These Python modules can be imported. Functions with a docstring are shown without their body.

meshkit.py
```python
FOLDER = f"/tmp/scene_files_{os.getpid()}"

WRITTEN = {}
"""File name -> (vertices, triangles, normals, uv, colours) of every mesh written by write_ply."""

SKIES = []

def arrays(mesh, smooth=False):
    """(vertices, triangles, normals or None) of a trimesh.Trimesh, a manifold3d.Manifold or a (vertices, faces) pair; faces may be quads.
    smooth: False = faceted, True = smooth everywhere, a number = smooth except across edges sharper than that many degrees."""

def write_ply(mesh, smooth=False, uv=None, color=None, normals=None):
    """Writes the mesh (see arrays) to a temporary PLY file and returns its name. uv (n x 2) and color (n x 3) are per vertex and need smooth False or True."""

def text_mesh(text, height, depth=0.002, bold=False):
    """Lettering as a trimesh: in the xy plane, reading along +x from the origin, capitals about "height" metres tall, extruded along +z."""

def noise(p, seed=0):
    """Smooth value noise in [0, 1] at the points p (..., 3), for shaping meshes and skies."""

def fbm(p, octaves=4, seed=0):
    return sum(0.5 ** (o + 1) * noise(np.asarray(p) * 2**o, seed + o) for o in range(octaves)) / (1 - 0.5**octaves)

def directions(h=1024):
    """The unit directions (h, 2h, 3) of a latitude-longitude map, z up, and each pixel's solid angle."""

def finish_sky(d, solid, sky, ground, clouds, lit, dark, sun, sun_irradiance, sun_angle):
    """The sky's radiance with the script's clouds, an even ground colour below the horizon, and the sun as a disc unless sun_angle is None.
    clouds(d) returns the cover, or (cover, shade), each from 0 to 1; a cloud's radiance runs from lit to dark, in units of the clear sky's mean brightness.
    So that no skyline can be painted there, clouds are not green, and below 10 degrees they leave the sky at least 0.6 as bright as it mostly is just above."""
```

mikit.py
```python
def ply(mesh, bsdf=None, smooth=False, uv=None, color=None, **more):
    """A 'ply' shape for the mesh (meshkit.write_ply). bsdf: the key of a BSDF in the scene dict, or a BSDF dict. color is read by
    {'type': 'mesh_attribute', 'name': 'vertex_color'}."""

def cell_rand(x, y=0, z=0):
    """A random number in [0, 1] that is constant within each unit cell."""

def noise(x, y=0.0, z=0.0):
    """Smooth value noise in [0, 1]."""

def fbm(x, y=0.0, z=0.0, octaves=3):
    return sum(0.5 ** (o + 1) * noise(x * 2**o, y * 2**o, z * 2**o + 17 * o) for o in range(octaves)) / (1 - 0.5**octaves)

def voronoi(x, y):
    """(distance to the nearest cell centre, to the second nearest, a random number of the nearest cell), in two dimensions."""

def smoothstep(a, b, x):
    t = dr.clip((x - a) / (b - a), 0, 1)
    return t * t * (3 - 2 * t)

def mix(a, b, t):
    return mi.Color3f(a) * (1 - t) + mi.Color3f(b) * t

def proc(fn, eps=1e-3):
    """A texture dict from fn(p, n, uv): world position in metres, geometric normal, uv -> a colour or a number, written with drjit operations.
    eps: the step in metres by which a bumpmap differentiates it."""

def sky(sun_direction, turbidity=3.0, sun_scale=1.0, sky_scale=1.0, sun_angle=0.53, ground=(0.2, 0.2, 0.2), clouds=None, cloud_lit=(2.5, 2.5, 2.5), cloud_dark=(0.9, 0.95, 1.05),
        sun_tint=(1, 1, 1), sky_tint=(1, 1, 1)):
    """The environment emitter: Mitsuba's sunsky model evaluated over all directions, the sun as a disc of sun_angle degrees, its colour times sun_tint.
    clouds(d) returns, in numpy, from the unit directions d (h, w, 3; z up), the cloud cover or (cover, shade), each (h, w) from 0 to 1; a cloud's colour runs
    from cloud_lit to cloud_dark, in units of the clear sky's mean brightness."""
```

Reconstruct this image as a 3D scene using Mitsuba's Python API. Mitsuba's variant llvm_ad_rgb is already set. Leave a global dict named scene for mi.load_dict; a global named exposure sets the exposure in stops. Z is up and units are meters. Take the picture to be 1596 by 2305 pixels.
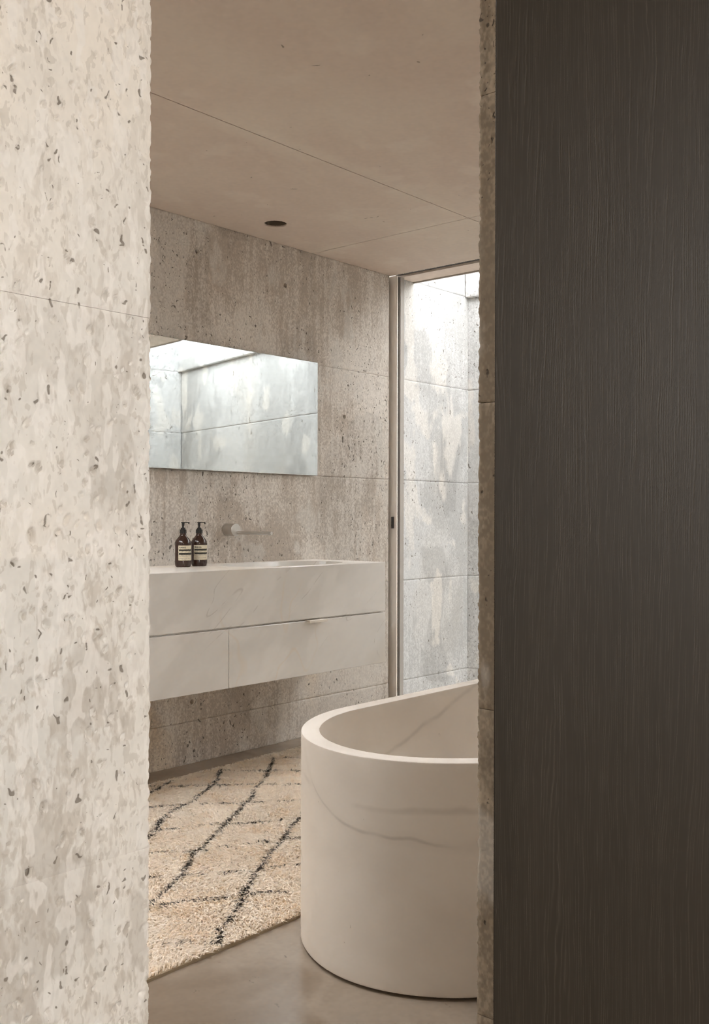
import math
import numpy as np, trimesh, shapely, manifold3d as m3
from shapely.geometry import Polygon, Point, LineString, box as sbox
import drjit as dr
import mitsuba as mi
import mikit, meshkit
from mikit import fbm, noise, voronoi, cell_rand, smoothstep, mix

T = mi.ScalarTransform4f
scene, labels = {}, {}

# ------------------------------------------------------------------ camera, sky, exposure
F, THETA, ROLL = 2300.0, math.atan(1977 / 2300.0), math.radians(0.13)
FW = np.array([math.cos(THETA), math.sin(THETA), 0.0])
RT = np.array([math.sin(THETA), -math.cos(THETA), 0.0])
EYE = np.array([0, 0, 1.2])
UP = np.array([0, 0, math.cos(ROLL)]) - RT * math.sin(ROLL)
scene['camera'] = {'type': 'perspective', 'fov_axis': 'x', 'fov': 2 * math.degrees(math.atan(798 / F)), 'near_clip': 0.05,
                   'principal_point_offset_y': -12.5 / 2305,
                   'to_world': T().look_at(origin=EYE.tolist(), target=(EYE + FW).tolist(), up=UP.tolist())}
exposure = 5.19
scene['sky'] = mikit.sky([0.5, -0.3, 0.8], turbidity=4.0, sun_scale=0.0, sky_scale=1.0, ground=(0.3, 0.28, 0.25),
                         clouds=lambda d: (0.97 + 0 * d[..., 0], 0.25 * meshkit.fbm(d * 3.0, 3, 5)), cloud_lit=(2.66, 2.66, 2.62), cloud_dark=(1.85, 1.87, 1.88))

# ------------------------------------------------------------------ plan of the place (metres)
CE = 2.655                      # ceiling
YB = 3.845                      # back wall (vanity)
YD0, YD1 = 0.95, 1.15           # doorway wall, front and back face
XJ0, XJ1 = 0.744, 1.716         # doorway jambs
XW = 4.79                       # end of the back wall at the window
LIFTS = [0.0, 0.205, 0.818, 1.43, 2.045, CE]
rng = np.random.default_rng(7)

# ------------------------------------------------------------------ materials
def hcoord(p, n):
    return dr.select(dr.abs(n.y) > dr.abs(n.x), p.x, p.y + 7.3)

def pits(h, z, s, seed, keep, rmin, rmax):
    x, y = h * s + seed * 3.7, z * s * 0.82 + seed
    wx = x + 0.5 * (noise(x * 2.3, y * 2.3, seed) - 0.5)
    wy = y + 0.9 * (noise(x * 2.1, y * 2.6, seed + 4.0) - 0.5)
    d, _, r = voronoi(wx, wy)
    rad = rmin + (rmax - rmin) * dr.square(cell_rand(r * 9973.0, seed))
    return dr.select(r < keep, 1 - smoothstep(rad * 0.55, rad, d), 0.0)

def concrete_parts(p, n):
    h, z = hcoord(p, n), p.z
    w = fbm(h * 2.3, z * 2.3, 3.1, 3)
    w2 = fbm(h * 5.1 + 3.0, z * 5.1, 6.1, 3)
    big = fbm(h * 2.1 + w * 1.6 + 0.5 * z, z * 1.3 + w + 0.9 * w2 - 0.4 * h, 1.0, 4)
    streak = fbm(h * 46, z * 5.0, 5.0, 3)
    fine = fbm(h * 170, z * 120, 9.0, 2)
    cluster = smoothstep(0.42, 0.62, fbm(h * 2.6, z * 2.9, 21.0, 3))
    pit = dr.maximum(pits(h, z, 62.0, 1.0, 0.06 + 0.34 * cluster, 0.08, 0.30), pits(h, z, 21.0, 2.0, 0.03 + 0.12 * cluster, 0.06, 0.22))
    return h, z, w, big, streak, fine, pit

def concrete(p, n, uv, light=(0.65, 0.61, 0.56), dark=(0.465, 0.41, 0.355), rusty=0.7, stained=0.13):
    h, z, w, big, streak, fine, pit = concrete_parts(p, n)
    lift = dr.floor((z - 0.205) / 0.613)
    tone = cell_rand(lift, dr.floor(h / 2.4), 3.0)
    t = smoothstep(0.30, 0.68, big + 0.34 * (streak - 0.5) + 0.30 * (fine - 0.5) + 0.10 * (tone - 0.5))
    col = mix(dark, light, t)
    stain = smoothstep(0.575, 0.60, fbm(h * 3.4 + 1.3 * w + 0.6 * z, z * 2.4 + 1.6 * w - 0.7 * h, 11.0, 4) + 0.10 * (streak - 0.5) + 0.05 * (fine - 0.5))
    col = col * (1 - stained * stain)
    chalk = smoothstep(0.60, 0.70, fbm(h * 7.0, z * 4.0 + 2 * w, 31.0, 4) + 0.1 * (streak - 0.5))
    col = mix(col, (0.60, 0.575, 0.535), 0.55 * chalk)
    rust = smoothstep(0.63, 0.74, fbm(h * 1.7, z * 0.8, 41.0, 3))
    col = mix(col, col * mi.Color3f(1.07, 0.97, 0.84), rust * rusty)
    grime = smoothstep(0.35, 0.75, fine)
    col = col * (0.93 + 0.12 * grime)
    return mix(col, (0.085, 0.07, 0.055), 0.85 * pit)  # pit hollows coloured dark, standing in for the shade of their depth

def court_concrete(p, n, uv):
    return concrete(p, n, uv, (0.475, 0.477, 0.472), (0.385, 0.386, 0.380), 0.15, 0.16)

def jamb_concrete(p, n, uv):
    return concrete(p, n, uv, (0.46, 0.39, 0.305), (0.29, 0.24, 0.182), 0.6, 0.2)  # browner concrete, also darkened so the colour carries the shade of the reveal

def concrete_h(p, n, uv):
    h, z, w, big, streak, fine, pit = concrete_parts(p, n)
    return 0.5 * fine + 0.6 * streak - 1.6 * pit

def hall_concrete(p, n, uv):        # the doorway wall: paler above the joint, blotched below it
    h, z, w, big, streak, fine, pit = concrete_parts(p, n)
    low = 1 - smoothstep(1.15, 1.75, z + 0.5 * (w - 0.5))
    band = smoothstep(1.150, 1.160, z + 0.012 * (w - 0.5)) * (1 - smoothstep(1.20, 1.23, z))
    low = low * (1 - 0.8 * band)
    hw = h + 0.006 * (fbm(h * 60, z * 60, 61.0, 2) - 0.5)
    zw = z + 0.016 * (fbm(h * 50, z * 40, 62.0, 2) - 0.5)
    area = fbm(h * 7.0, z * 5.0, 54.0, 3) - 0.5
    m = 0.52 * fbm(hw * 62, zw * 27, 51.0, 2) + 0.48 * fbm(hw * 250, zw * 105, 50.0, 3) + (0.10 + 0.50 * low) * area + 0.20 * (fbm(h * 26, z * 13, 52.0, 3) - 0.5)
    blot = smoothstep(0.50 - 0.03 * low, 0.69, m)
    zone = smoothstep(0.58, 0.63, fbm(hw * 13, zw * 8, 58.0, 4) + 0.25 * area) * low
    col = mix((0.665, 0.605, 0.53), (0.615, 0.57, 0.51), smoothstep(0.35, 0.65, fbm(h * 5, z * 4, 55.0, 3)))
    col = col * mix((1, 1, 1), (0.93, 0.95, 0.97), low)
    col = mix(col, (0.43, 0.375, 0.315), blot * (0.28 + 0.30 * low))
    col = mix(col, (0.40, 0.355, 0.305), 0.48 * zone)
    fleck = smoothstep(0.63, 0.70, fbm(hw * 190, zw * 95, 57.0, 3))
    col = mix(col, (0.40, 0.35, 0.29), fleck * 0.4)
    chalk = smoothstep(0.58, 0.66, fbm(hw * 85, zw * 30, 59.0, 3))
    col = mix(col, (0.70, 0.66, 0.61), 0.45 * chalk)
    col = col * (0.95 + 0.1 * fine)
    p2 = pits(h, z, 80.0, 5.0, 0.26, 0.05, 0.28)
    return mix(col, (0.16, 0.13, 0.10), 0.8 * p2)  # pores painted dark, the shade inside them put into the colour

def hall_concrete_h(p, n, uv):
    h, z = hcoord(p, n), p.z
    return 0.8 * fbm(h * 120, z * 70, 9.0, 3) + 0.6 * fbm(h * 60, z * 14, 13.0, 2) - 1.5 * pits(h, z, 80.0, 5.0, 0.26, 0.05, 0.28)

def ceiling_c(p, n, uv):
    a, b = p.x, p.y
    w = fbm(a * 1.7, b * 1.7, 2.0, 3)
    t = smoothstep(0.25, 0.75, fbm(a * 1.3 + 0.4 * w, b * 1.6 + 0.4 * w, 7.0, 3))
    col = mix((0.55, 0.46, 0.395), (0.585, 0.51, 0.44), t)
    smear = smoothstep(0.50, 0.78, fbm(a * 2.2 + b * 1.1, b * 9 - a * 3, 12.0, 4))
    col = mix(col, (0.63, 0.56, 0.48), 0.20 * smear)
    j = dr.minimum(dr.abs(b - 2.815), dr.abs(a - 4.12))
    edge = (1 - smoothstep(0.02, 0.11, j + 0.05 * (w - 0.5))) * smoothstep(0.35, 0.6, fbm(a * 3, b * 3, 15.0, 3))
    col = mix(col, (0.61, 0.54, 0.465), 0.6 * edge)
    spot = smoothstep(0.62, 0.82, fbm(a * 7, b * 7, 17.0, 3))
    col = mix(col, (0.64, 0.57, 0.50), 0.35 * spot)
    pit = pits(a, b, 9.0, 8.0, 0.10, 0.03, 0.07)
    return mix(col, (0.14, 0.11, 0.08), 0.7 * pit) * (0.97 + 0.06 * fbm(a * 60, b * 60, 19.0, 2))  # pits drawn as dark spots, their inner shade in the colour

def floor_c(p, n, uv):
    a, b = p.x, p.y
    w = fbm(a * 2.1, b * 2.1, 2.0, 3)
    t = fbm(a * 2.6 + 1.5 * w, b * 2.6 - w, 7.0, 5)
    col = mix((0.20, 0.150, 0.108), (0.295, 0.245, 0.197), smoothstep(0.33, 0.66, t))
    s = smoothstep(0.50, 0.66, fbm(a * 5 + 2 * w, b * 4, 12.0, 4))
    col = mix(col, (0.26, 0.23, 0.195), 0.6 * s)
    speck = pits(a, b, 34.0, 9.0, 0.05, 0.04, 0.2)
    return mix(col, (0.13, 0.10, 0.07), 0.6 * speck) * (0.95 + 0.1 * fbm(a * 90, b * 90, 19.0, 2))

def vein(x, y, z, w, seed):
    """Thin wandering lines: where a smooth noise crosses one half."""
    v = fbm(x, y, z + seed, 3)
    return 1 - smoothstep(0.0, w, dr.abs(v - 0.5))

def marble_v(p, n, uv):             # counter and drawer fronts: grey clouds, thin diagonal veins, some ochre
    x, y, z = p.x, p.y, p.z
    u = (x * 0.80 + z * 0.60) * 1.0
    v = (z * 0.80 - x * 0.60) + 0.5 * y
    cloud = fbm(u * 2.0 + 3, v * 5.0, 4.0, 5)
    col = mix((0.61, 0.59, 0.56), (0.68, 0.665, 0.64), smoothstep(0.30, 0.68, cloud))
    col = mix(col, (0.76, 0.74, 0.71), 0.4 * smoothstep(0.52, 0.75, fbm(u * 4 + 9, v * 9, 8.0, 4)))
    mask = smoothstep(0.45, 0.62, fbm(u * 1.7, v * 1.7, 31.0, 2))
    g = vein(u * 1.5, v * 6.0, 3.0, 0.012, 5.0) * mask * smoothstep(0.3, 0.7, fbm(u * 30, v * 30, 3.0, 2))
    col = mix(col, (0.43, 0.40, 0.37), 0.55 * g)
    o = vein(x * 3.4, z * 2.6, y, 0.010, 61.0) * smoothstep(0.46, 0.6, fbm(x * 2.1, z * 2.1, 71.0, 3))
    col = mix(col, (0.62, 0.49, 0.34), 0.22 * o)
    tint = smoothstep(0.55, 0.75, fbm(x * 1.3, z * 1.6, 81.0, 3))
    return mix(col, col * mi.Color3f(1.03, 0.985, 0.92), tint)

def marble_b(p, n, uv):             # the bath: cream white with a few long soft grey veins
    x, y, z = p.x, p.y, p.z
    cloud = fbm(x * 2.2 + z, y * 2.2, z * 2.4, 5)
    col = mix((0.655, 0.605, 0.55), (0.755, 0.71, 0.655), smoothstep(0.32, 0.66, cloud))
    wob = 0.05 * (fbm(x * 5, y * 5, z * 5, 4) - 0.5)
    def line(d, w, m):
        return (1 - smoothstep(0.0, w, dr.abs(d))) * m
    front = 1 - smoothstep(1.90, 2.0, y)
    za = 0.392 + 0.75 * dr.square(dr.maximum(y - 1.66, 0.0)) * 2.6 + wob
    a = line(z - za, 0.008, front * smoothstep(1.44, 1.52, y)) * (1 - smoothstep(0.47, 0.50, z))
    zb = 0.462 + 0.35 * dr.square(y - 1.66) + 1.3 * wob
    b = line(z - zb, 0.014, front * smoothstep(0.36, 0.6, fbm(x * 6, y * 6, 3.0, 2)))
    zc = 0.583 - 0.32 * (3.11 - x) + 0.8 * wob
    c = line(z - zc, 0.013, smoothstep(1.95, 2.0, y))
    d = vein(x * 1.4 + 5, y * 1.4, z * 2.6, 0.012, 91.0) * smoothstep(0.5, 0.62, fbm(x * 2, y * 2, z * 2 + 7, 2))
    soft = (a * 0.5 + b * 0.32 + c * 0.42 + 0.2 * d) * (0.45 + 0.55 * smoothstep(0.3, 0.65, fbm(x * 14, y * 14, z * 14, 3)))
    halo = line(z - za, 0.03, front) + line(z - zc, 0.035, smoothstep(1.95, 2.0, y))
    col = mix(col, (0.60, 0.555, 0.50), 0.25 * dr.minimum(halo, 1.0))
    speck = pits(x + y, z, 30.0, 6.0, 0.03, 0.03, 0.12)
    return mix(mix(col, (0.40, 0.365, 0.325), dr.minimum(soft, 1.0)), (0.35, 0.31, 0.26), 0.5 * speck)

DU = np.array([0.543, -0.840, 0.0])   # along the door leaf, to the right
DP = np.array([1.2684, 0.82, 0.0])  # its free edge
def grain(p):
    u = (p.x - DP[0]) * DU[0] + (p.y - DP[1]) * DU[1]
    z = p.z
    c = 0.30 * dr.exp(-dr.square((u - 0.055) / 0.045)) + 0.22 * dr.exp(-dr.square((u - 0.26) / 0.045))
    s = u + 0.030 * (fbm(u * 7, z * 0.9, 2.0, 3) - 0.5) + 0.0075 * (fbm(u * 40, z * 3.0, 5.0, 2) - 0.5) + 0.0085 * (fbm(u * 22, z * 6.0, 6.0, 2) - 0.5) + 0.0014 * (fbm(u * 120, z * 34, 7.0, 2) - 0.5) + 0.055 * c * dr.sin(z * 1.9 + 0.7)
    k = s * 330
    line = dr.square(dr.square(1 - dr.abs(2 * (k - dr.floor(k)) - 1)))
    keep = smoothstep(0.25, 0.75, fbm(dr.floor(k) * 3.1, z * 7.0, 4.0, 2)) * smoothstep(0.2, 0.6, fbm(u * 900, z * 26, 8.0, 2))
    pore = smoothstep(0.62, 0.78, fbm(s * 900, z * 11, 11.0, 2))
    return line * keep, pore, s

def wood_c(p, n, uv):
    line, pore, s = grain(p)
    t = fbm(s * 30, p.z * 1.2, 3.0, 3)
    col = mix((0.023, 0.0172, 0.011), (0.031, 0.0235, 0.016), t)
    return mix(col, (0.085, 0.070, 0.052), dr.minimum(0.42 * line + 0.10 * pore, 1.0))

def wood_h(p, n, uv):
    line, pore, s = grain(p)
    return -(1.0 * line + 0.5 * pore)

def rgb(c): return {'type': 'rgb', 'value': list(c)}
def prin(color, rough=0.5, spec=0.4, **k):
    return {'type': 'principled', 'base_color': color if isinstance(color, dict) else rgb(color), 'roughness': rough, 'specular': spec, **k}
def two(b): return {'type': 'twosided', 'bsdf': b}
def bump(b, fn, scale, eps=0.0012):
    return {'type': 'bumpmap', 'scale': scale, 'tex': mikit.proc(fn, eps), 'bsdf': b}

M = scene
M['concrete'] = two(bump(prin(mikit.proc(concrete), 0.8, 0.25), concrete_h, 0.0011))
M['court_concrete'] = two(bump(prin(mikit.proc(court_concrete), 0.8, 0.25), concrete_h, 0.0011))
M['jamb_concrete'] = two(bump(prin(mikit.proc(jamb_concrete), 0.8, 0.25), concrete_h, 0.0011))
M['hall_concrete'] = two(bump(prin(mikit.proc(hall_concrete), 0.8, 0.25), hall_concrete_h, 0.0010))
M['ceiling_concrete'] = two(prin(mikit.proc(ceiling_c), 0.7, 0.3))
M['floor_concrete'] = two(prin(mikit.proc(floor_c), 0.27, 0.5))
M['vanity_marble'] = two(prin(mikit.proc(marble_v), 0.16, 0.5))
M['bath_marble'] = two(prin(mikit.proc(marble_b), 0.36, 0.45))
M['dark_oak'] = two(bump(prin(mikit.proc(wood_c), 0.5, 0.3), wood_h, 0.00022, 0.0006))
M['bronze'] = two(prin((0.30, 0.275, 0.25), 0.45, 0.45, metallic=0.2))
M['pale_metal'] = two(prin((0.86, 0.83, 0.79), 0.5, 0.4))
M['gasket'] = two(prin((0.035, 0.032, 0.03), 0.55, 0.4))
M['steel'] = two(prin((0.62, 0.60, 0.57), 0.3, 0.5, metallic=1.0))
M['handle_metal'] = two(prin((0.70, 0.65, 0.58), 0.35, 0.5, metallic=0.6))
M['mirror_glass'] = two({'type': 'conductor', 'specular_reflectance': rgb((0.70, 0.745, 0.755))})
M['mirror_back'] = two(prin((0.20, 0.20, 0.20), 0.6))
M['pane_glass'] = {'type': 'thindielectric', 'int_ior': 1.5}
M['amber'] = two(prin((0.030, 0.011, 0.006), 0.07, 0.55, clearcoat=0.6, clearcoat_gloss=0.95))
M['black_plastic'] = two(prin((0.016, 0.016, 0.015), 0.38, 0.45))
M['label_paper'] = two(prin((0.66, 0.60, 0.47), 0.55, 0.3))
M['label_ink'] = two(prin((0.045, 0.042, 0.035), 0.6, 0.3))
M['label_print'] = two(prin((0.36, 0.33, 0.27), 0.6, 0.3))
M['dark_can'] = two(prin((0.15, 0.12, 0.09), 0.5, 0.4))
M['lens'] = two(prin((0.10, 0.085, 0.07), 0.2, 0.5))
M['rug_base'] = two(prin((0.30, 0.235, 0.16), 0.95, 0.1))
M['rug_pile'] = ({'type': 'principledthin', 'base_color': {'type': 'mesh_attribute', 'name': 'vertex_color'}, 'roughness': 0.9, 'diff_trans': 0.35})
M['plaster'] = two(prin((0.62, 0.58, 0.52), 0.8, 0.2))
M['paving'] = two(prin((0.74, 0.71, 0.66), 0.8, 0.2))
M['stone'] = two(prin((0.50, 0.44, 0.37), 0.85, 0.2))

# ------------------------------------------------------------------ helpers
def numbered(name):
    k, i = name, 1
    while k in scene or k in labels:
        k = f'{name}_{i:03d}'; i += 1
    return k
def add(name, mesh, bsdf, parent=None, smooth=False, label=None, **kw):
    key = numbered(f'{parent}__{name}' if parent else name)
    scene[key] = mikit.ply(mesh, bsdf, smooth=smooth, **kw)
    if label: labels[key] = {'label': label}
    return key
def thing(name, label, cat, **more):
    key = numbered(name)
    labels[key] = {'label': label, 'category': cat, **more}
    return key
def box(x0, x1, y0, y1, z0, z1, ch=0.0):
    if ch <= 0:
        m = trimesh.creation.box((x1 - x0, y1 - y0, z1 - z0))
        m.apply_translation(((x0 + x1) / 2, (y0 + y1) / 2, (z0 + z1) / 2))
        return m
    pts = []
    for x, sx in ((x0, 1), (x1, -1)):
        for y, sy in ((y0, 1), (y1, -1)):
            for z, sz in ((z0, 1), (z1, -1)):
                for k in range(3):
                    q = np.array([x, y, z], float); d = np.array([sx, sy, sz]) * ch; d[k] = 0
                    pts.append(q + d)
    return trimesh.convex.convex_hull(np.array(pts))
def cat(*ms): return trimesh.util.concatenate([m for m in ms])
def lathe(profile, seg=48):
    return trimesh.creation.revolve(np.array(profile), sections=seg)
def rod(p0, p1, r, seg=32):
    return trimesh.creation.cylinder(r, segment=[p0, p1], sections=seg)

def spaced(a, b, step, ring=(0.0, 0.0025, 0.007)):
    n = max(2, int(round((b - a) / step)))
    mid = np.linspace(a + 0.014, b - 0.014, n)
    return np.concatenate([a + np.array(ring), mid, (b - np.array(ring))[::-1]])
def nz(u, v, s, seed, octv=4):
    return meshkit.fbm(np.stack([u * s, v * s, np.full_like(u, 0.37 + seed)], -1), octv, seed) - 0.5

def slab(o, eu, ev, en, us, vs, thick, seed, rough=0.0016, edge=0.004, chip=(0, 0, 0, 0), holes=(), extra=None):
    """A cast concrete piece: its front is a fine grid, uneven, its four edges broken; en points out of the face.
    chip: how far the edges (u0, u1, v0, v1) wander sideways."""
    o, eu, ev, en = (np.asarray(a, float) for a in (o, eu, ev, en))
    for (hu, hv, r, dep) in holes:
        fine_ = np.linspace(-1.4 * r, 1.4 * r, 17)
        us = np.unique(np.concatenate([us[np.abs(us - hu) > 1.5 * r], hu + fine_])); vs = np.unique(np.concatenate([vs[np.abs(vs - hv) > 1.5 * r], hv + fine_]))
    U, V = np.meshgrid(us, vs, indexing='ij')
    d = rough * (nz(U, V, 1.6, seed) * 1.4 + nz(U, V, 9.0, seed + 1) * 0.5)
    du = np.minimum(U - us[0], us[-1] - U); dv = np.minimum(V - vs[0], vs[-1] - V)
    e = np.minimum(du, dv)
    broken = 0.35 + 1.6 * np.clip(nz(U, V, 26.0, seed + 2, 3) + 0.25, 0, 1) + 2.2 * np.clip(nz(U, V, 5.0, seed + 3, 3) - 0.12, 0, 1)
    d = d - edge * broken * np.clip(1 - e / 0.007, 0, 1) ** 1.5
    for (hu, hv, r, dep) in holes:
        rr = np.hypot(U - hu, V - hv) / r
        d = d - dep * np.clip(3.0 * (1 - rr), 0, 1) + 0.0012 * np.exp(-((rr - 1.25) / 0.2) ** 2)
    if extra is not None: d = d + extra(U, V)
    su, sv = np.zeros_like(U), np.zeros_like(V)
    ragged = lambda A, B: nz(A, B, 150.0, seed + 5, 3) * 1.3 + 1.2 * np.clip(nz(A, B, 45.0, seed + 6, 2) - 0.12, 0, 1) + 0.25 * nz(A, B, 12.0, seed + 7, 2)
    for k, (c, A) in enumerate(zip(chip, (U - us[0], us[-1] - U, V - vs[0], vs[-1] - V))):
        if c:
            s = c * np.clip(1 - A / 0.012, 0, 1) * (0.3 + ragged(U * 0 + k, V) if k < 2 else 0.3 + ragged(U, V * 0 + k))
            if k == 0: su = su + s
            if k == 1: su = su - s
            if k == 2: sv = sv + s
            if k == 3: sv = sv - s
    P = o + (U + su)[..., None] * eu + (V + sv)[..., None] * ev + d[..., None] * en
    nu, nv = len(us), len(vs)
    idx = np.arange(nu * nv).reshape(nu, nv)
    q = np.stack([idx[:-1, :-1], idx[1:, :-1], idx[1:, 1:], idx[:-1, 1:]], -1).reshape(-1, 4)
    if np.dot(np.cross(eu, ev), en) < 0: q = q[:, ::-1]
    verts, faces = [P.reshape(-1, 3)], [q]
    loop = np.concatenate([idx[:-1, 0], idx[-1, :-1], idx[:0:-1, -1], idx[0, :0:-1]])
    front = P.reshape(-1, 3)[loop]
    back = (o + (U + su)[..., None] * eu + (V + sv)[..., None] * ev - thick * en).reshape(-1, 3)[loop]
    n0 = nu * nv; L = len(loop); i = np.arange(L); j = (i + 1) % L
    # split the sides at the corners so that they shade flat
    s = np.stack([n0 + j, n0 + i, n0 + L + i, n0 + L + j], -1)
    if np.dot(np.cross(eu, ev), en) < 0: s = s[:, ::-1]
    verts += [front, back]; faces.append(s)
    c = [o + a * eu + b * ev - thick * en for a, b in ((us[0], vs[0]), (us[-1], vs[0]), (us[-1], vs[-1]), (us[0], vs[-1]))]
    k = n0 + 2 * L
    verts.append(np.array(c)); bq = np.array([[k + 3, k + 2, k + 1, k]])
    if np.dot(np.cross(eu, ev), en) < 0: bq = bq[:, ::-1]
    faces.append(bq)
    return np.vstack(verts), np.vstack(faces)

# ------------------------------------------------------------------ the setting: back wall, in its pours
def structure(name, label, cat_): labels[name] = {'label': label, 'category': cat_, 'kind': 'structure'}
EX, EY, EZ = np.eye(3)
tie_holes = [(4.382, 1.775), (3.288, 2.50), (3.26, 0.30), (3.9, 2.44), (2.2, 1.775)]
structure('wall_back', 'grey board-cast concrete bathroom wall behind the vanity and mirror', 'wall')
for i in range(5):
    z0, z1 = LIFTS[i] + 0.0006, LIFTS[i + 1] - 0.0006
    hs = [(x, z, 0.011, 0.04) for x, z in tie_holes if z0 < z < z1]
    m = slab((0, YB + 0.0008 * ((i * 7) % 3 - 1), 0), EX, EZ, -EY, spaced(0.4, XW, 0.013), spaced(z0, z1, 0.012), 0.15, 20 + i, holes=hs, edge=0.0035)
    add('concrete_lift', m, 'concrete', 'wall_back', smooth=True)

# courtyard walls seen through the window
structure('wall_courtyard', 'pale concrete courtyard wall continuing the bathroom wall outside the window', 'wall')
CX = 5.62
for i, (z0, z1) in enumerate([(-0.1, 0.205), (0.205, 0.818), (0.818, 1.43), (1.43, 2.045), (2.045, 2.66), (2.66, 2.98)]):
    m = slab((0, YB + 0.001 * ((i * 5) % 3 - 1), 0), EX, EZ, -EY, spaced(4.897, CX + 0.03, 0.011), spaced(z0 + 0.0006, z1 - 0.0006, 0.012), 0.15, 40 + i, edge=0.004, chip=(0, 0.002, 0, 0))
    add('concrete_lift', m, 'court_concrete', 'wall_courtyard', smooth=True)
FU = np.array([0.238, -0.971, 0]); FU /= np.linalg.norm(FU)      # along the slanted far wall, away from the bathroom wall
FN = np.array([-0.971, -0.238, 0]); FN /= np.linalg.norm(FN)     # its face looks back to the window
structure('wall_courtyard_far', 'pale concrete wall facing the window across the narrow courtyard', 'wall')
for i, (z0, z1) in enumerate([(-0.1, 0.205), (0.205, 0.818), (0.818, 1.43), (1.43, 2.045), (2.045, 2.655), (2.655, 2.98)]):
    out = 0.045 if i == 5 else 0.001 * ((i * 5) % 3 - 1)
    def rubble(U, V):
        m = np.clip(1 - (U + 0.0) / 0.085, 0, 1) * np.clip((2.82 - V) / 0.08, 0, 1) + np.clip(1 - (V - 2.655) / 0.03, 0, 1) * 0.35
        return np.clip(m, 0, 1) * (0.028 * (nz(U, V, 34.0, 77, 3) - 0.25))
    m = slab(np.array([CX + 0.003, YB + 0.003, 0]) + out * FN, FU, EZ, FN, spaced(0.0, 4.40, 0.013), spaced(z0 + 0.0006, z1 - 0.0006, 0.012), 0.15, 60 + i, edge=0.004, extra=rubble if i == 5 else None)
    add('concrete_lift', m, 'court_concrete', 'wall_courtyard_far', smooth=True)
structure('wall_courtyard_side', 'pale concrete end wall of the courtyard, seen only in the mirror', 'wall')
SO = np.array([CX, YB, 0]) + 4.34 * FU
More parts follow.
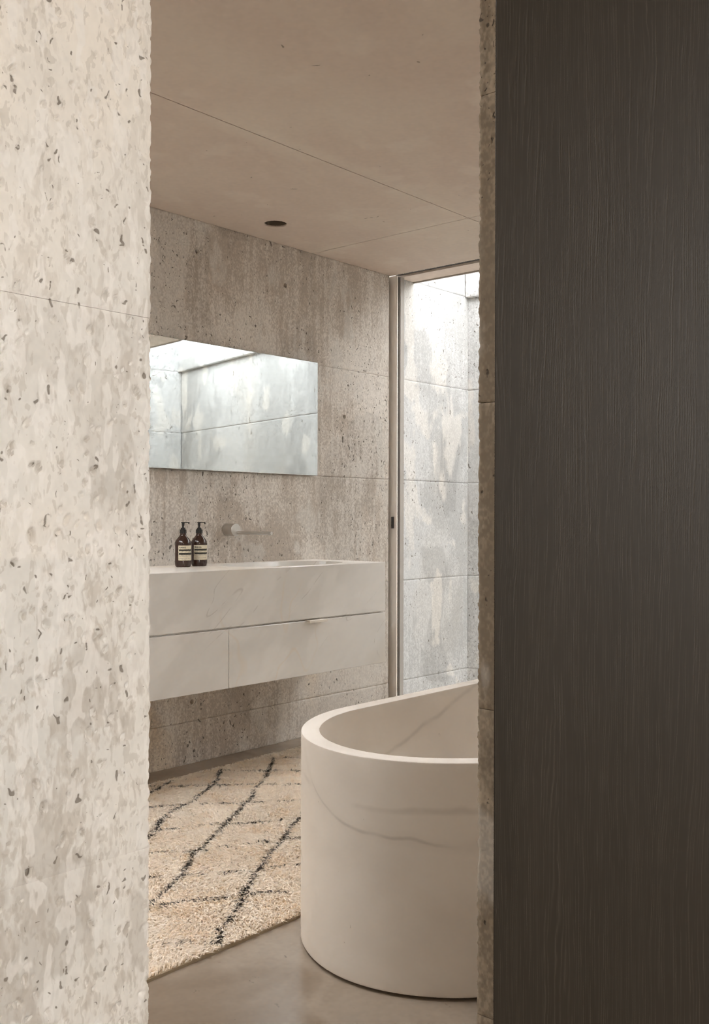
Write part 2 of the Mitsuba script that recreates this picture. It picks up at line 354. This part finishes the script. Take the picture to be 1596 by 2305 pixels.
for i, (z0, z1) in enumerate([(-0.1, 0.205), (0.205, 0.818), (0.818, 1.43), (1.43, 2.045), (2.045, 2.66), (2.66, 2.98)]):
    m = slab(SO + 0.001 * ((i * 5) % 3 - 1) * FU, FN, EZ, -FU, spaced(0.0, 1.62, 0.02), spaced(z0 + 0.0006, z1 - 0.0006, 0.02), 0.15, 80 + i, edge=0.004)
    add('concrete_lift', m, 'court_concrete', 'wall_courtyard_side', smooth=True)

# ------------------------------------------------------------------ floor, ceiling, remaining walls
add('floor', box(-2.6, 4.80, -2.8, 4.0, -0.2, 0.0), 'floor_concrete'); structure('floor', 'polished brown-grey concrete floor with a soft sheen', 'floor')
add('courtyard_floor', box(4.94, 7.2, -1.2, 4.0, -0.3, -0.06), 'paving'); structure('courtyard_floor', 'pale courtyard paving outside the window', 'floor')
structure('ceiling', 'smooth pinkish-brown cast concrete ceiling with two fine joints', 'ceiling')
FILL_OPENING = sbox(0.55, 2.05, 1.78, 3.70)   # added roof opening over the unseen left end, for fill light
LX, LY, LR = 3.584, 3.602, 0.056
g = 0.0021
for (x0, x1, y0, y1) in ((0.3, 4.12 - g, YD1, 2.815 - g), (0.3, 4.12 - g, 2.815 + g, YB + 0.1), (4.12 + g, 4.808, YD1, 2.815 - g), (4.12 + g, 4.808, 2.815 + g, YB + 0.1)):
    c = 0.0018
    poly = sbox(x0, y0, x1, y1)
    poly = poly.difference(FILL_OPENING)
    if poly.contains(Point(LX, LY)): poly = poly.difference(Point(LX, LY).buffer(LR, 32))
    top = trimesh.creation.extrude_polygon(poly, 0.16, engine='earcut'); top.apply_translation((0, 0, CE + 0.0))
    add('concrete_panel', top, 'ceiling_concrete', 'ceiling')
roof = trimesh.creation.extrude_polygon(sbox(-2.6, -2.8, 4.80, 4.1).difference(FILL_OPENING), 0.25, engine='earcut'); roof.apply_translation((0, 0, CE + 0.17))
add('roof_slab', roof, 'plaster', 'ceiling')
add('ceiling_hall', box(-2.6, 2.2, -2.8, YD1 - 0.001, CE, CE + 0.165), 'ceiling_concrete'); structure('ceiling_hall', 'concrete ceiling of the corridor outside the bathroom', 'ceiling')
add('wall_panel', cat(box(0.2, 0.4, YD1, YB + 0.15, 0, CE)), 'concrete', 'wall_left'); structure('wall_left', 'concrete side wall of the bathroom, left of the vanity', 'wall')

# doorway wall, left of the opening: near the camera, so its pores are modelled
structure('wall_front_left', 'near pale pitted concrete wall left of the doorway, filling the left edge', 'wall')
def big_pits(z0, z1, seed, n):
    r = np.random.default_rng(seed)
    P = []
    for _ in range(n):
        P.append((r.uniform(0.42, 0.742), r.uniform(z0, z1), r.uniform(0.0012, 0.0042) * (1 if r.random() < 0.9 else 1.6), r.uniform(1.0, 2.6), r.uniform(-0.7, 0.7), r.uniform(0.8, 1.3)))
    return P
named_pits = [(0.671, 1.074, 0.0085, 1.3, 0.3, -0.7), (0.700, 1.117, 0.004, 1.4, 0.0, 1.4), (0.664, 0.985, 0.0035, 2.6, -0.2, 1.5), (0.683, 0.965, 0.0035, 1.2, 0, 1.5)]
def carve(P):
    def f(U, V):
        d = np.zeros_like(U)
        for (u, v, r, asp, tilt, dep) in P:
            R = r * asp * 1.6
            i0, i1 = np.searchsorted(U[:, 0], (u - R, u + R)); j0, j1 = np.searchsorted(V[0], (v - R, v + R))
            if i1 <= i0 or j1 <= j0: continue
            a, b = U[i0:i1, j0:j1] - u, V[i0:i1, j0:j1] - v
            x, y = a * math.cos(tilt) - b * math.sin(tilt), a * math.sin(tilt) + b * math.cos(tilt)
            rr = np.hypot(x / r, y / (r * asp)) + 0.35 * nz(a * 1 + u, b * 1 + v, 260.0, 3, 2)
            w = np.clip(1.25 * (1 - rr), 0, 1)
            d[i0:i1, j0:j1] -= dep * r * 1.5 * w * w * (3 - 2 * w)
        return d + 0.0011 * nz(U, V, 55.0, 91, 3) + 0.0007 * np.clip(nz(U * 3.0, V, 60.0, 93, 3), 0, 1)
    return f
for i in range(5):
    z0, z1 = LIFTS[i] + 0.0001, LIFTS[i + 1] - 0.0001
    near = z1 > 0.55 and z0 < 2.1
    P = big_pits(z0, z1, 300 + i, 300 if z0 < 1.4 else 130) + [p for p in named_pits if z0 < p[1] < z1]
    us = spaced(0.36, XJ0, 0.0022 if near else 0.02); vs = spaced(z0, z1, 0.0022 if near else 0.02)
    m = slab((0, YD0 + 0.0006 * ((i * 5) % 3 - 1), 0), EX, EZ, -EY, us, vs, YD1 - YD0, 100 + i, rough=0.002, edge=0.0011, chip=(0, 0.006, 0, 0), extra=carve(P) if near else None)
    add('concrete_lift', m, 'hall_concrete', 'wall_front_left', smooth=True)
    m = slab((0, YD0, 0), EX, EZ, -EY, spaced(-2.6, 0.3595, 0.03), spaced(z0, z1, 0.03), YD1 - YD0, 110 + i, edge=0.002)
    add('concrete_lift', m, 'hall_concrete', 'wall_front_left', smooth=True)

# right jamb of the doorway: its reveal faces the opening
structure('wall_front_right', 'narrow strip of rough brown-grey concrete jamb beside the dark door', 'wall')
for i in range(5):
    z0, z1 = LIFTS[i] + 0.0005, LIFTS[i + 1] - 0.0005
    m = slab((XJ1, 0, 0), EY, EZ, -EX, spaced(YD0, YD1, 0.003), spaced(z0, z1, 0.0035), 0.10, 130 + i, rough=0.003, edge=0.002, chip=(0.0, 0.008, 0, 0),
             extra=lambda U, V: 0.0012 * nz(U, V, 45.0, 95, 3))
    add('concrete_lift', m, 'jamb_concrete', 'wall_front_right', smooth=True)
add('wall_core', box(XJ1 + 0.1, 4.79, YD0, YD1, 0, CE), 'concrete', 'wall_front_right')

# the hall the photograph is taken from
add('wall_hall_right', box(2.0, 2.2, -2.8, YD0 - 0.001, 0, CE), 'plaster'); structure('wall_hall_right', 'pale corridor wall behind the dark door', 'wall')
add('wall_hall_left', box(-2.6, -2.4, -2.8, YD0 - 0.001, 0, CE), 'plaster'); structure('wall_hall_left', 'pale corridor side wall behind the camera', 'wall')
structure('wall_hall_back', 'corridor wall behind the camera with a wide window opening', 'wall')
add('wall_panel', cat(box(-2.4, -2.25, -2.8, -2.6, 0, CE), box(1.75, 2.0, -2.8, -2.6, 0, CE), box(-2.25, 1.75, -2.8, -2.6, 0, 1.42)), 'plaster', 'wall_hall_back')

# ------------------------------------------------------------------ the dark oak door leaf
structure('door_1', 'tall dark-stained oak door leaf with embossed grain, filling the right side', 'door')
def leaf():
    w, t, h = 0.80, 0.044, 2.50
    m = box(0, w, 0, t, 0.006, h, 0.0012)
    R = np.eye(4); R[:3, 0] = DU; R[:3, 1] = [0.840, 0.543, 0]; R[:3, 3] = DP + np.array([0, 0, 0.0])
    m.apply_transform(R); return m
add('leaf', leaf(), 'dark_oak', 'door_1')

# ------------------------------------------------------------------ window
structure('window_1', 'full-height bathroom window with a slim bronze frame, tub standing before it', 'window')
y0w = YD1 + 0.001
add('jamb_profile', box(4.820, 4.830, 3.810, YB + 0.06, 0, CE, 0.001), 'pale_metal', 'window_1')
add('jamb_profile', box(4.857, 4.893, 3.811, YB + 0.06, -0.06, CE, 0.001), 'bronze', 'window_1')
add('jamb_channel', cat(box(4.830, 4.841, 3.830, YB + 0.06, 0, CE), box(4.849, 4.857, 3.830, YB + 0.06, 0, CE)), 'gasket', 'window_1')
add('jamb_channel', box(4.841, 4.849, 3.824, YB + 0.06, 0, CE), 'bronze', 'window_1')
add('shadow_gap', box(4.785, 4.8200, YB + 0.045, YB + 0.09, 0, CE + 0.06), 'gasket', 'window_1')
add('head_profile', box(4.840, 4.848, y0w, 3.80, CE + 0.0125, CE + 0.05), 'bronze', 'window_1')
add('head_gasket', cat(box(4.812, 4.840, y0w, YB, CE + 0.025, CE + 0.06), box(4.848, 4.874, y0w, YB, CE + 0.012, CE + 0.06)), 'gasket', 'window_1')
add('sill_track', box(4.80, 4.94, y0w, YB, -0.02, 0.006, 0.001), 'bronze', 'window_1')
add('latch', box(4.806, 4.8215, YB - 0.016, YB - 0.004, 1.135, 1.205, 0.002), 'gasket', 'window_1', label='small dark latch on the frame')
pane = trimesh.Trimesh(np.array([[4.847, y0w, 0.004], [4.847, 3.824, 0.004], [4.847, 3.824, CE + 0.012], [4.847, y0w, CE + 0.012]]), np.array([[0, 1, 2], [0, 2, 3]]))
add('pane', pane, 'pane_glass', 'window_1')
LINT = Polygon([(4.875, -1.2), (4.875, YB), (5.022, YB), (5.026, 2.6), (5.43, 1.06), (5.74, -1.2)])
lin = trimesh.creation.extrude_polygon(LINT, 0.3, engine='earcut'); lin.apply_translation((0, 0, CE))
add('lintel', lin, 'ceiling_concrete'); structure('lintel', 'thin concrete soffit above the window, outside the glass', 'lintel')
drip = LineString([(5.028, YB), (5.032, 2.6), (5.436, 1.06), (5.746, -1.2)]).buffer(0.0055, cap_style='flat', join_style='mitre')
dm = trimesh.creation.extrude_polygon(drip, 0.308, engine='earcut'); dm.apply_translation((0, 0, CE - 0.008))
add('drip_edge', dm, 'bronze', 'lintel', label='grey metal drip edge')

# ------------------------------------------------------------------ downlight
d = thing('downlight', 'dark round recessed downlight in the ceiling above the vanity', 'downlight')
can = lathe([(LR - 0.001, 0.0), (LR - 0.001, 0.11), (0.0, 0.11), (0.0, 0.112), (LR, 0.112), (LR, 0.0), (LR - 0.001, 0.0)]); can.apply_translation((LX, LY, CE + 0.006))
add('housing', can, 'dark_can', d, smooth=30)
lens = lathe([(0.0, 0.0), (0.03, 0.003), (0.034, 0.02), (0.0, 0.02)]); lens.apply_translation((LX, LY, CE + 0.09))
add('lens', lens, 'lens', d, smooth=30)

# ------------------------------------------------------------------ mirror
mr = thing('mirror', 'frameless rectangular wall mirror reflecting the bright concrete courtyard', 'mirror')
add('glass', box(1.95, 4.136, 3.824, 3.830, 1.431, 2.052, 0.0008), 'mirror_glass', mr)
add('backing', box(2.03, 4.06, 3.8302, 3.843, 1.50, 1.98), 'mirror_back', mr)

# ------------------------------------------------------------------ vanity
V0, V1, VF, VT, VB = 1.951, 4.127, 3.335, 0.970, 0.450
def ell(cx, cy, a, b, z, n=72, e=2.3):
    t = np.linspace(0, 2 * np.pi, n, endpoint=False)
    c, s = np.cos(t), np.sin(t)
    return np.stack([cx + a * np.sign(c) * np.abs(c) ** (2 / e), cy + b * np.sign(s) * np.abs(s) ** (2 / e), np.full(n, z)], 1)
def man(mesh): return m3.Manifold(m3.Mesh(np.asarray(mesh.vertices, np.float32), np.asarray(mesh.faces, np.uint32)))
ct = thing('vanity_counter', 'thick white marble vanity counter with carved oval basin, under the wall tap', 'counter')
blk = man(box(V0, V1, VF, 3.842, 0.7165, VT, 0.002))
bx, by = 3.62, 3.578
rings = [ell(bx, by, 0.372, 0.200, VT + 0.01), ell(bx, by, 0.366, 0.196, VT - 0.004), ell(bx, by, 0.345, 0.178, VT - 0.06), ell(bx, by, 0.29, 0.135, VT - 0.105), ell(bx, by, 0.20, 0.08, VT - 0.12)]
cut = man(trimesh.convex.convex_hull(np.vstack(rings)))
add('slab', blk - cut, 'vanity_marble', ct, smooth=25)
dr_ = lathe([(0, 0), (0.022, 0), (0.024, 0.003), (0.018, 0.005), (0, 0.005)]); dr_.apply_translation((bx, by, VT - 0.1195))
add('drain', dr_, 'steel', ct, smooth=30)
vc = thing('vanity_cabinet', 'floating white marble drawer cabinet under the vanity counter', 'cabinet')
add('body', box(V0 + 0.004, V1 - 0.003, VF + 0.021, 3.842, VB + 0.004, 0.7160), 'vanity_marble', vc)
seam = 3.038
for (a, b) in ((V0, seam - 0.0012), (seam + 0.0012, V1)):
    k = add('drawer', box(a, b, VF, VF + 0.0205, VB, 0.7085, 0.0014), 'vanity_marble', vc)
    if a > 3:
        hx0, hx1 = 3.527, 3.655
        hd = cat(box(hx0, hx1, VF - 0.024, VF + 0.010, 0.7087, 0.7117, 0.0006), box(hx0, hx1, VF - 0.0255, VF - 0.0225, 0.6995, 0.7117, 0.0006))
        add('handle', hd, 'handle_metal', k, label='small pale metal finger pull on the right drawer')

# ------------------------------------------------------------------ tap
tp = thing('wall_tap', 'brushed steel wall-mounted tap with round body and straight spout', 'tap')
def ycyl(prof, x, z):
    m = lathe(prof, 64); m.apply_transform(trimesh.transformations.rotation_matrix(math.pi / 2, [1, 0, 0])); m.apply_translation((x, YB - 0.002, z)); return m
add('body', ycyl([(0, 0), (0.0315, 0), (0.0315, 0.0655), (0.0305, 0.067), (0, 0.067)], 3.485, 1.138), 'steel', tp, smooth=30)
sp = ycyl([(0, 0.06), (0.0088, 0.06), (0.0088, 0.3025), (0.0080, 0.304), (0.0, 0.304)], 3.500, 1.1225)
add('spout', sp, 'steel', tp, smooth=30)
add('aerator', rod([3.500, 3.556, 1.1145], [3.500, 3.556, 1.1105], 0.0065), 'steel', tp, smooth=30)

# ------------------------------------------------------------------ bottles
def arc_patch(r, a0, a1, z0, z1, n=28):
    t = np.linspace(a0, a1, n)
    v = np.concatenate([np.stack([r * np.cos(t), r * np.sin(t), np.full(n, z)], 1) for z in (z0, z1)])
    vi = np.concatenate([np.stack([(r - 0.0003) * np.cos(t), (r - 0.0003) * np.sin(t), np.full(n, z)], 1) for z in (z0, z1)])
    f = []
    for i in range(n - 1):
        f += [[i, i + 1, n + i + 1, n + i], [2 * n + i + 1, 2 * n + i, 3 * n + i, 3 * n + i + 1],
              [n + i, n + i + 1, 3 * n + i + 1, 3 * n + i], [i + 1, i, 2 * n + i, 2 * n + i + 1]]
    f += [[0, n, 3 * n, 2 * n], [n - 1, 3 * n - 1, 4 * n - 1, 2 * n - 1]]
    return np.vstack([v, vi]), np.array(f)
def wrap_text(txt, h, r, a0, z, bold=False):
    m = meshkit.text_mesh(txt, h, 0.0003, bold=bold)
    v = np.array(m.vertices); a = a0 + v[:, 0] / r; rr = r + 0.00012 + v[:, 2]
    m.vertices = np.stack([rr * np.cos(a), rr * np.sin(a), z + v[:, 1]], 1)
    return m
BOT = [(0, 0), (0.030, 0), (0.0345, 0.003), (0.037, 0.012), (0.0378, 0.022), (0.0378, 0.028), (0.0368, 0.030), (0.0366, 0.100), (0.0378, 0.104), (0.0378, 0.110), (0.0360, 0.117), (0.031, 0.126), (0.0235, 0.135), (0.0165, 0.143), (0.0142, 0.149), (0.0140, 0.156), (0, 0.156)]
def bottle(x, y, lab, view, a_left, a_span):
    b = thing('pump_bottle', lab, 'bottle', group='pump bottles on the counter')
    tr = lambda m: m.apply_translation((x, y, VT)) if hasattr(m, 'apply_translation') else (m[0] + np.array([x, y, VT]), m[1])
    add('body', tr(lathe(BOT, 64)), 'amber', b, smooth=30)
    p = lathe([(0, 0.1555), (0.0155, 0.1555), (0.0158, 0.157), (0.0158, 0.1725), (0.0105, 0.1735), (0.0105, 0.180), (0.0050, 0.1815), (0.0042, 0.190), (0.0060, 0.192), (0.0065, 0.2035), (0, 0.2035)], 40)
    hd = trimesh.creation.box((0.038, 0.0085, 0.0042)); hd.apply_translation((0.0105, 0, 0.2055))
    nz_ = trimesh.creation.box((0.004, 0.007, 0.006)); nz_.apply_translation((0.0275, 0, 0.2015))
    R = trimesh.transformations.rotation_matrix(view - 0.15, [0, 0, 1])
    hh = cat(hd, nz_); hh.apply_transform(R)
    add('pump', tr(cat(p, hh)), 'black_plastic', b, smooth=30)
    r = 0.0369; c = view - math.pi / 2   # c: the direction from the bottle to the camera side
    a0 = c + a_left; a1 = a0 + a_span
    L = add('label', tr(arc_patch(r, a0, a1, 0.0305, 0.0995)), 'label_paper', b, smooth=True)
    H, z0 = 0.069, 0.0305
    for (f0, f1) in ((0.625, 0.745), (0.375, 0.505)):
        add('printed_band', tr(arc_patch(r + 0.00025, a0 + 0.10, a1 - 0.10, z0 + f0 * H, z0 + f1 * H)), 'label_ink', L, smooth=True)
    add('lettering', tr(wrap_text('Aesop.', 0.0075, r + 0.0002, a0 + 0.14, z0 + 0.82 * H, True)), 'label_ink', L)
    fine = [arc_patch(r + 0.00025, a0 + 0.10, a0 + 0.10 + (a_span - 0.2) * w, z0 + f * H, z0 + (f + 0.014) * H) for f, w in ((0.585, 0.8), (0.545, 0.9), (0.325, 0.85), (0.285, 0.92), (0.245, 0.6), (0.16, 0.9), (0.12, 0.86), (0.08, 0.5))]
    add('fine_print', tr(cat(*[trimesh.Trimesh(v, np.vstack([f[:, [0, 1, 2]], f[:, [0, 2, 3]]]), process=False) for v, f in fine])), 'label_print', L)
vr = math.atan2(RT[1], RT[0])          # the photograph's rightward direction
bottle(3.069, 3.684, 'amber pump bottle nearer the left wall, left of the pair on the marble counter', vr, -0.45, 2.2)
bottle(3.177, 3.697, 'amber pump bottle nearer the tap, right of the pair on the marble counter', vr, -0.58, 2.2)

# ------------------------------------------------------------------ bath
bt = thing('bathtub', 'freestanding oval white marble bathtub in front of the window', 'bathtub')
BA, BB, BY, BXL, BXR = 0.491, 0.440, 1.722, 2.473, 3.60
def ring(off, z, n=90):
    t = np.linspace(-np.pi / 2, np.pi / 2, n)
    e = 2 / 1.95
    f = lambda c: np.sign(c) * np.abs(c) ** e
    a, b = BA - off, BB - off
    right = np.stack([BXR + a * f(np.cos(t)), BY + b * f(np.sin(t))], 1)
    left = np.stack([BXL - a * f(np.cos(t)), BY - b * f(np.sin(t))], 1)
    xy = np.vstack([right, left])
    return np.column_stack([xy, np.full(len(xy), z)])
HT = 0.592
prof = [(0.012, 0.0065), (0.003, 0.0085), (0.0, 0.0130)] + [(0.0, z) for z in np.linspace(0.05, 0.55, 11)] + [(0.0, HT - 0.004), (0.001, HT - 0.0014), (0.0035, HT), (0.0505, HT), (0.0530, HT - 0.0014), (0.054, HT - 0.004)]
prof += [(0.056 + 0.05 * (s ** 1.5), HT - 0.01 - 0.40 * s) for s in np.linspace(0.03, 0.9, 12)] + [(0.125, 0.185), (0.15, 0.160), (0.20, 0.148), (0.30, 0.142)]
R = [ring(o, z) for o, z in prof]; n = len(R[0])
R[-1] = R[-2] * 1.0; R[-1][:, 2] = 0.142; R[-1][:, :2] = (R[-2][:, :2] - [3.04, BY]) * 0.6 + [3.04, BY]
vv = np.vstack(R + [np.array([[3.04, BY, 0.140]]), np.array([[3.04, BY, 0.0065]])]); ff = []
for k in range(len(R) - 1):
    i = np.arange(n); j = (i + 1) % n
    a, b, c, d_ = k * n + i, k * n + j, (k + 1) * n + j, (k + 1) * n + i
    ff += [np.stack([a, b, c], 1), np.stack([a, c, d_], 1)]
i = np.arange(n); j = (i + 1) % n; kk = (len(R) - 1) * n
ff += [np.stack([kk + i, kk + j, np.full(n, len(vv) - 2)], 1), np.stack([j, i, np.full(n, len(vv) - 1)], 1)]
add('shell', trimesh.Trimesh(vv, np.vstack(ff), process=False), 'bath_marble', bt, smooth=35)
pl = Polygon(ring(0.035, 0)[:, :2]); plm = trimesh.creation.extrude_polygon(pl, 0.0065, engine='earcut')
add('plinth', plm, 'gasket', bt)

# ------------------------------------------------------------------ rug: woven base, shag pile, dark lines knotted in
thick_lines = [
 [(3.23,3.6),(3.11,3.49),(3.01,3.42),(2.87,3.34),(2.81,3.29),(2.75,3.27),(2.64,3.24),(2.54,3.18),(2.45,3.09),(2.39,3.05),(2.25,2.97),(2.08,2.86),(1.9,2.78),(1.74,2.66),(1.6,2.56)],
 [(3.55,3.58),(3.36,3.42),(3.26,3.34),(3.17,3.28),(3.1,3.24),(2.98,3.14),(2.84,3.04),(2.74,2.99),(2.67,2.94),(2.53,2.86),(2.45,2.81),(2.38,2.79),(2.28,2.71),(2.19,2.64),(2.12,2.6),(2.05,2.55),(1.94,2.49),(1.8,2.4),(1.66,2.3)],
 [(3.72,3.4),(3.5,3.24),(3.3,3.06),(3.1,2.92),(2.91,2.79),(2.83,2.75),(2.71,2.66),(2.59,2.59),(2.53,2.56),(2.48,2.53),(2.42,2.5),(2.36,2.47),(2.29,2.42),(2.22,2.37),(2.16,2.32),(2.07,2.26),(2.0,2.22),(1.95,2.18),(1.91,2.14)],
 [(3.8,2.9),(3.5,2.72),(3.2,2.52),(2.95,2.36),(2.75,2.22)], [(2.95,3.62),(2.7,3.5),(2.4,3.36),(2.1,3.2),(1.8,3.02),(1.6,2.9)]]
thin_lines = [
 [(3.59,3.55),(3.63,3.49),(3.72,3.36)], [(3.23,3.6),(3.29,3.51),(3.37,3.43),(3.45,3.32),(3.6,3.1),(3.75,2.9)],
 [(2.83,3.61),(2.92,3.5),(3.01,3.43),(3.07,3.38),(3.17,3.27),(3.27,3.14),(3.45,2.95),(3.7,2.66)],
 [(2.4,3.6),(2.55,3.42),(2.62,3.35),(2.69,3.32),(2.76,3.26),(2.87,3.15),(2.94,3.1),(3.07,2.99),(3.2,2.86),(3.5,2.5)],
 [(2.05,3.5),(2.25,3.28),(2.43,3.1),(2.53,3.03),(2.62,2.99),(2.67,2.95),(2.73,2.9),(2.83,2.85),(2.91,2.79),(3.1,2.56)],
 [(1.9,3.26),(2.1,3.06),(2.27,2.9),(2.32,2.86),(2.38,2.79),(2.41,2.77),(2.49,2.75),(2.56,2.7),(2.68,2.65),(2.73,2.62),(2.9,2.45)],
 [(1.75,3.06),(1.95,2.86),(2.12,2.7),(2.18,2.64),(2.28,2.57),(2.38,2.49),(2.46,2.46),(2.52,2.42),(2.7,2.3)],
 [(1.6,2.85),(1.78,2.65),(1.94,2.49),(2.04,2.45),(2.1,2.42),(2.2,2.36),(2.24,2.34),(2.28,2.31),(2.34,2.24)],
 [(1.55,2.55),(1.68,2.4),(1.79,2.28),(1.82,2.24),(1.88,2.19),(1.91,2.15)]]
rug = thing('rug', 'cream shaggy wool rug with dark diamond lines on the concrete floor', 'rug')
RX0, RX1, RY0, RY1 = 1.50, 3.92, 2.118, 3.655
outline = sbox(RX0, RY0, RX1, RY1).buffer(0.02).buffer(-0.02).difference(Polygon(ring(-0.022, 0)[:, :2]))
base = trimesh.creation.extrude_polygon(outline, 0.008, engine='earcut')
add('backing', base, 'rug_base', rug)
N = 150000
px_, py_ = rng.uniform(RX0 + 0.003, RX1 - 0.003, N), rng.uniform(RY0 + 0.003, RY1 - 0.003, N)
ok = shapely.contains_xy(outline, px_, py_); px_, py_ = px_[ok], py_[ok]; N = len(px_)
close = np.clip(shapely.distance(Polygon(ring(0.0, 0)[:, :2]), shapely.points(np.stack([px_, py_], 1))) / 0.05, 0, 1)
pts = shapely.points(np.stack([px_ + rng.normal(0, 0.004, N), py_ + rng.normal(0, 0.004, N)], 1))
def dist(lines):
    g_ = shapely.MultiLineString([LineString(l) for l in lines]); shapely.prepare(g_); return shapely.distance(pts, g_)
q3 = np.stack([px_, py_, np.zeros(N)], 1)
gap = meshkit.fbm(q3 * 26, 2, 3)
dark = (dist(thick_lines) < 0.0060 * (0.45 + 1.0 * gap)) | ((dist(thin_lines) < 0.0040 * (0.4 + 1.1 * gap)) & (gap > 0.36))
flow = meshkit.fbm(q3 * 3.5, 3, 9) * 2 * np.pi * 1.5 + rng.normal(0, 0.7, N)
lean = rng.uniform(0.7, 2.0, N)
hgt = rng.uniform(0.012, 0.020, N) * (0.5 + 0.5 * close) * (0.75 + 0.5 * meshkit.fbm(q3 * 5, 3, 4)); wid = rng.uniform(0.0014, 0.0028, N)
lean = lean * (0.15 + 0.85 * close)
dirx, diry = np.cos(flow), np.sin(flow)
ca = rng.uniform(0, 2 * np.pi, N); sx, sy = np.cos(ca) * wid, np.sin(ca) * wid
zb = np.full(N, 0.007)
B0 = np.stack([px_ - sx, py_ - sy, zb], 1); B1 = np.stack([px_ + sx, py_ + sy, zb], 1)
k1 = 0.45 * hgt * lean * 0.6
M0 = np.stack([px_ - sx + dirx * k1, py_ - sy + diry * k1, zb + 0.62 * hgt], 1); M1 = np.stack([px_ + sx + dirx * k1, py_ + sy + diry * k1, zb + 0.62 * hgt], 1)
TT = np.stack([px_ + dirx * hgt * lean, py_ + diry * hgt * lean, zb + hgt * (1 - 0.28 * lean)], 1)
PV = np.stack([B0, B1, M1, M0, TT], 1).reshape(-1, 3)
b5 = 5 * np.arange(N)[:, None]
PF = np.concatenate([b5 + [0, 1, 2], b5 + [0, 2, 3], b5 + [3, 2, 4]], 0)
tone = meshkit.fbm(q3 * 6, 3, 12)[:, None]; t2 = rng.uniform(0.86, 1.04, (N, 1)) * (0.92 + 0.10 * rng.random((N, 1)) ** 0.5)
cream = (np.array([0.95, 0.845, 0.715]) * (1 - tone) + np.array([0.985, 0.925, 0.83]) * tone) * t2
tan = (meshkit.fbm(q3 * np.array([10, 10, 1]), 3, 15) > 0.60)[:, None] & (rng.random((N, 1)) < 0.5)
cream = np.where(tan, cream * np.array([0.95, 0.90, 0.83]), cream)
colr = np.where(dark[:, None], np.array([0.050, 0.042, 0.034]) * t2, cream)
CV = np.repeat(colr, 5, axis=0)
key = add('pile', trimesh.Trimesh(PV, PF, process=False), 'rug_pile', rug, color=CV)
labels[key] = {'label': 'cream wool pile with dark knotted lines', 'kind': 'stuff'}
